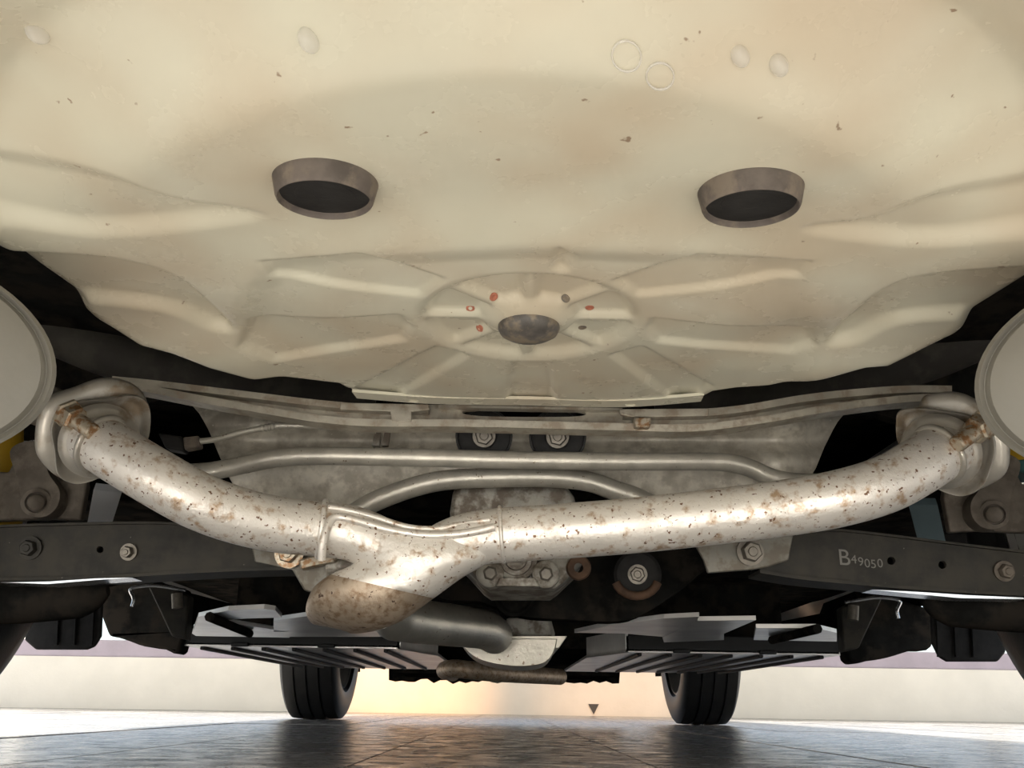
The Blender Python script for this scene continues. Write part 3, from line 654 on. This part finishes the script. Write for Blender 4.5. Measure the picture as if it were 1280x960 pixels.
# ================================================================== HUB BRACKETS, DAMPERS, TRAILING ARMS
def hub(side):
    fx_ = (lambda x: x) if side == 0 else (lambda x: 1280 - x + 8)
    dy = 0 if side == 0 else 15
    q = lambda T, Y: pp([(fx_(p[0]), p[1] + dy) for p in T], Y)
    t = thing('hub_bracket', PY(fx_(50), 650 + dy, 1.03), ('muddy brown hub bracket below the left flange' if side == 0 else 'muddy brown hub bracket below the right flange'), 'bracket', 'hub brackets')
    obj('plate', MB().prism(q([(-60, 652), (-60, 586), (10, 590), (25, 560), (60, 555), (106, 590), (108, 606), (100, 650), (60, 648), (20, 650)], 1.03), YV * .012), 'brown', t, bevel=.002)
    arm = obj('arm', MB().prism(q(sm2([(12, 565), (30, 552), (52, 556), (60, 590), (74, 612), (72, 632), (58, 645), (38, 645), (28, 630), (22, 600)], 4, True), 1.01), YV * .02), 'brown', t, bevel=.005)
    c = PY(fx_(45), 628 + dy, 1.008); n_ = (CAM - c).normalized()
    obj('pivot_bolt', MB().lathe([(.015, -.002), (.015, .004), (.011, .005), (.0105, .001), (.009, .001), (.0085, .008), (.006, .010)], c, n_, 28), 'brown', arm)
    d = thing('damper', PY(fx_(-8), 640 + dy, 1.12), ('yellow suspension damper at the far left edge' if side == 0 else 'yellow suspension damper at the far right edge'), 'damper', 'dampers')
    x0 = -1 if side == 0 else 8
    a, b2 = PY(fx_(x0), 700 if side == 0 else 590, 1.12), PY(fx_(x0 + 4), 525 + dy, 1.12)
    obj('tube', MB().tube([a, b2],   .024, 28), 'yellow', d)
    obj('collar', MB().lathe([(.0245, -.008), (.0265, -.006), (.0265, .006), (.0245, .008)], a.lerp(b2, .40 if side == 0 else .02), b2 - a, 28), 'teal', d)
    l = thing('arch_gap_panel', PY(fx_(130), 652 + dy, 1.3), ('small pale panel standing in for daylight above the left link' if side == 0 else 'small blue grey panel glimpsed above the right link'), 'panel')  # left panel imitates outside daylight showing through the arch gap
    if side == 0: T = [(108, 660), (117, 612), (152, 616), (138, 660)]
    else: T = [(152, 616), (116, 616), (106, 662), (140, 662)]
    obj('panel', MB().prism(q(T, 1.25), YV * .004 + Vector((0, 0, .01))), 'gap_daylight' if side == 0 else 'liner_teal', l, smooth=0)
    tr = thing('trailing_arm', PY(fx_(40), 765 + dy * .6, 1.05), ('black rounded trailing arm beneath the left link' if side == 0 else 'black rounded trailing arm beneath the right link'), 'suspension arm', 'trailing arms')
    pts_ = smooth_path([PY(fx_(x), y + dy * .7, 1.06) for x, y in ((-6, 752), (20, 752), (50, 750), (100, 745), (135, 738))], 6)
    obj('arm_tube', MB().tube(pts_, [.024] * (len(pts_) - 6) + [.022, .020, .018, .015, .011, .006], 24), 'black', tr)
    mfp = [(60, 650), (132, 650), (126, 795), (118, 808), (108, 812), (44, 812), (30, 800)] if side == 0 else [(55, 650), (130, 650), (122, 790), (114, 806), (104, 812), (40, 812), (30, 800)]
    mf_ = thing('splash_guard', PY(fx_(90), 810 + dy, 1.5), ('black rubber splash guard ahead of the left rear tyre' if side == 0 else 'black rubber splash guard ahead of the right rear tyre'), 'splash guard', 'splash guards')
    obj('flap', MB().prism(q(mfp, 1.5), YV * .008), 'rubber', mf_, bevel=.003)
    for x in (70, 92, 114):
        obj('flap_rib', MB().prism(q([(x, 742), (x + 4, 742), (x + 1, 806), (x - 3, 806)], 1.495), YV * .006), 'rubber', mf_)
    hb = thing('hose_bracket', PY(fx_(190), 745 + dy * .8, 1.6), ('shiny bent hose bracket between left link and left tray' if side == 0 else 'shiny bent hose bracket between right link and right tray'), 'bracket', 'hose brackets')
    obj('bent_rod', MB().tube(smooth_path(q([(165, 758), (167, 748), (163, 737), (172, 733), (195, 732), (232, 738)], 1.6), 6), .0030, 10), 'pale_pipe', hb)
    obj('holder', MB().prism(q([(185, 733), (216, 734), (236, 745), (232, 800), (214, 795), (200, 765)], 1.62), YV * .03), 'link', hb, bevel=.003)
    obj('hose_union', MB().tube(q([(221, 742), (222, 760)], 1.60), .009, 14), 'bolt', hb)
    # dark body rail beside the well
    r = thing('body_rail', PY(fx_(250), 480 + dy * .7, 1.15), ('dark undersealed body rail between the left muffler and the well' if side == 0 else 'dark undersealed body rail between the right muffler and the well'), 'body rail', 'body rails')
    pr = smooth_path([PY(fx_(x), y + dy * .5, Y) for x, y, Y in ((15, 385, 1.09), (60, 410, 1.1), (130, 440, 1.12), (220, 468, 1.14), (330, 490, 1.16), (470, 500, 1.18))], 6)
    obj('rail_tube', MB().tube(pr, .030, 24), 'rail', r)
    obj('rail_web', MB().prism(q([(6, 310), (60, 330), (300, 420), (480, 470), (480, 520), (200, 500), (60, 540), (6, 550)], 1.2), YV * .02), 'black', r, bevel=.01)
hub(0); hub(1)

# ================================================================== WHEELS
def wheel(cx, cy, inner, label, r=.318, w=.205):
    t = thing('wheel', (cx, cy, 0), label, 'wheel', 'road wheels')
    c = Vector((cx, cy, r)); ax = Vector((1, 0, 0)); h = w / 2
    prof = [(r * .665, -h * .80), (r * .70, -h * .93), (r * .80, -h * 1.0), (r * .90, -h * .96), (r * .965, -h * .86)]
    edges = [-.74, -.40, -.34, -.03, .03, .34, .40, .74]
    def rad(x): return r * (1 - .018 * (abs(x)) ** 3)
    for i in range(0, 8, 2):
        a, b2 = edges[i], edges[i + 1]
        prof += [(rad(a) , h * a), (rad(b2), h * b2)]
        if i < 6:
            nxt = edges[i + 2]; prof += [(rad(b2) - .008, h * (b2 + .006)), (rad(nxt) - .008, h * (nxt - .006))]
    # sort into a clean profile: ribs and grooves
    ribs = [(-.82, -.46), (-.38, -.04), (.04, .38), (.46, .82)]
    prof = [(r * .665, -h * .80), (r * .70, -h * .93), (r * .80, -h * 1.0), (r * .90, -h * .97), (r * .96, -h * .90)]
    for k, (a, b2) in enumerate(ribs):
        prof += [(rad(a), h * a), (rad((a + b2) / 2), h * (a + b2) / 2), (rad(b2), h * b2)]
        if k < 3: prof += [(rad(b2) - .009, h * (b2 + .008)), (rad(b2) - .009, h * (ribs[k + 1][0] - .008))]
    prof += [(r * .96, h * .90), (r * .90, h * .97), (r * .80, h * 1.0), (r * .70, h * .93), (r * .665, h * .80), (r * .64, h * .78), (r * .64, -h * .78)]
    obj('tyre', MB().lathe(prof, c, ax, 96, closed=True), 'tyre', t, smooth=28)
    rim = obj('rim', MB().lathe([(r * .68, -h * .84), (r * .655, -h * .86), (r * .63, -h * .72), (r * .58, -h * .5), (r * .57, h * .5), (r * .63, h * .74), (r * .66, h * .84), (r * .645, h * .70), (r * .60, h * .45), (r * .60, -h * .45), (r * .65, -h * .70)], c, ax, 64, closed=True), 'rim', t)
    o_ = -inner
    m_ = MB()
    for k in range(5):
        a = 2 * math.pi * k / 5 + .3; d = Vector((0, math.cos(a), math.sin(a))); e_ = Vector((0, -math.sin(a), math.cos(a)))
        s0, s1 = c + ax * (o_ * h * .5) + d * .05, c + ax * (o_ * h * .55) + d * (r * .60)
        m_.prism([s0 - e_ * .028, s1 - e_ * .020, s1 + e_ * .020, s0 + e_ * .028], ax * (o_ * .02))
    obj('spokes', m_, 'rim', rim)
    obj('hub', MB().lathe([(.07, h * .1 * o_), (.07, h * .6 * o_), (.05, h * .75 * o_)], c, ax, 32), 'rim', rim)
    obj('brake_disc', MB().lathe([(.13, -.012), (.13, .012)], c + ax * (inner * .03), ax, 48), 'diff', t)
lx = PY(397, 899, 3.66).x; rx = PY(876, 903, 3.66).x
wheel(lx, 3.66, 1, 'front left wheel with grooved black tyre on wet paving')
wheel(rx, 3.66, -1, 'front right wheel with grooved black tyre on wet paving')
wheel(-.722, 1.03, 1, 'rear left wheel cut off by the left edge of the photo')
wheel(.742, 1.03, -1, 'rear right wheel cut off by the right edge of the photo')

# ================================================================== UNDERFLOOR COVERS
def cover(side):
    lab = 'ribbed black underfloor cover with pale panels, left of the central pipe' if side == 0 else 'ribbed black underfloor cover with pale panels, right of the central pipe'
    if side == 0: x0, x1 = PY(230, 805, 2.0).x, PY(500, 812, 2.0).x
    else: x0, x1 = PY(782, 815, 2.0).x, PY(1050, 815, 2.0).x
    sx = 1 if side == 0 else -1
    zb = .163
    t = thing('underfloor_cover', ((x0 + x1) / 2, 2.4, zb), lab, 'underfloor cover', 'underfloor covers')
    inn, out = (x1, x0) if side == 0 else (x0, x1)
    # plan outline of the tray
    pl = [Vector((out, 2.0, zb)), Vector((inn, 2.0, zb)), Vector((inn + sx * .06, 2.25, zb)), Vector((inn + sx * .06, 3.15, zb)), Vector((out + sx * .16, 3.15, zb)), Vector((out, 2.7, zb))]
    obj('tray', MB().prism(pl, Vector((0, 0, .006))), 'cover_sheen', t, smooth=0)
    obj('rear_lip', MB().box(((x0 + x1) / 2, 2.004, zb + .018), (abs(x1 - x0), .008, .034)), 'cover', t, bevel=.002)
    i0 = Vector((inn, 2.0, zb)); i1 = Vector((inn + sx * .06, 2.25, zb)); up = Vector((0, 0, .045))
    obj('side_wall', MB().prism([i0, i1, i1 + up, i0 + up], Vector((sx * -.006, 0, 0))), 'cover_sheen', t, smooth=0)
    n = 7
    for k in range(n):
        x = out + (inn - out) * (k + .5) / n
        obj('rib', MB().box((x, 2.52, zb - .003), (.009, 1.0, .007)), 'cover', t, smooth=0, bevel=.002)
    for k in (1, 3):
        x = x0 + (x1 - x0) * (k + .3) / 5
        obj('clip', MB().box((x, 1.998, zb + .004), (.035, .012, .008)), 'cover', t, bevel=.002)
    # pale sloping panels above the tray
    if side == 0:
        P = [([(240, 792, 2.02), (248, 771, 2.3), (285, 763, 2.45), (330, 761, 2.5), (344, 763, 2.5), (352, 772, 2.4), (310, 773, 2.35), (270, 776, 2.25), (362, 790, 2.05), (362, 797, 2.0), (245, 795, 2.0)], 'cover_sheen'),
             ([(342, 776, 2.3), (400, 768, 2.4), (470, 770, 2.4), (480, 796, 2.0), (342, 796, 2.0)], 'cover_sheen')]
        bars = [((262, 771), (312, 792))]
    else:
        P = [([(718, 791, 2.2), (760, 782, 2.4), (830, 773, 2.55), (874, 771, 2.6), (868, 778, 2.5), (828, 796, 2.1), (780, 792, 2.1)], 'cover_sheen'),
             ([(828, 797, 2.1), (872, 776, 2.5), (945, 775, 2.5), (905, 792, 2.2), (905, 800, 2.0), (830, 803, 2.0)], 'cover_sheen'),
             ([(942, 800, 2.0), (945, 785, 2.2), (1020, 785, 2.3), (1046, 791, 2.1), (1046, 802, 2.0)], 'cover_sheen')]
        bars = [((1022, 786), (965, 800))]
    for poly, mt in P:
        obj('pale_panel', MB().prism([PZ(p[0], p[1], .172) for p in poly], Vector((0, 0, .006))), mt, t, smooth=0)
    for a, b2 in bars:
        obj('strut', MB().tube([PZ(*a, .166), PZ(*b2, .166)], .007, 8), 'black', t)
cover(0); cover(1)

# headlamps shining on the wall
for x, en in ((-.66, 48), (.72, 18)):
    ld = bpy.data.lights.new('headlamp', 'SPOT'); lo_ = bpy.data.objects.new('headlamp', ld); COL.objects.link(lo_)
    lo_.location = (x, 4.62, .55); ld.energy = en; ld.spot_size = math.radians(42); ld.spot_blend = 1; ld.shadow_soft_size = .05
    ld.color = (1.0, .50, .20); lo_.rotation_euler = Vector((0, 1, -.20)).to_track_quat('-Z', 'Y').to_euler()
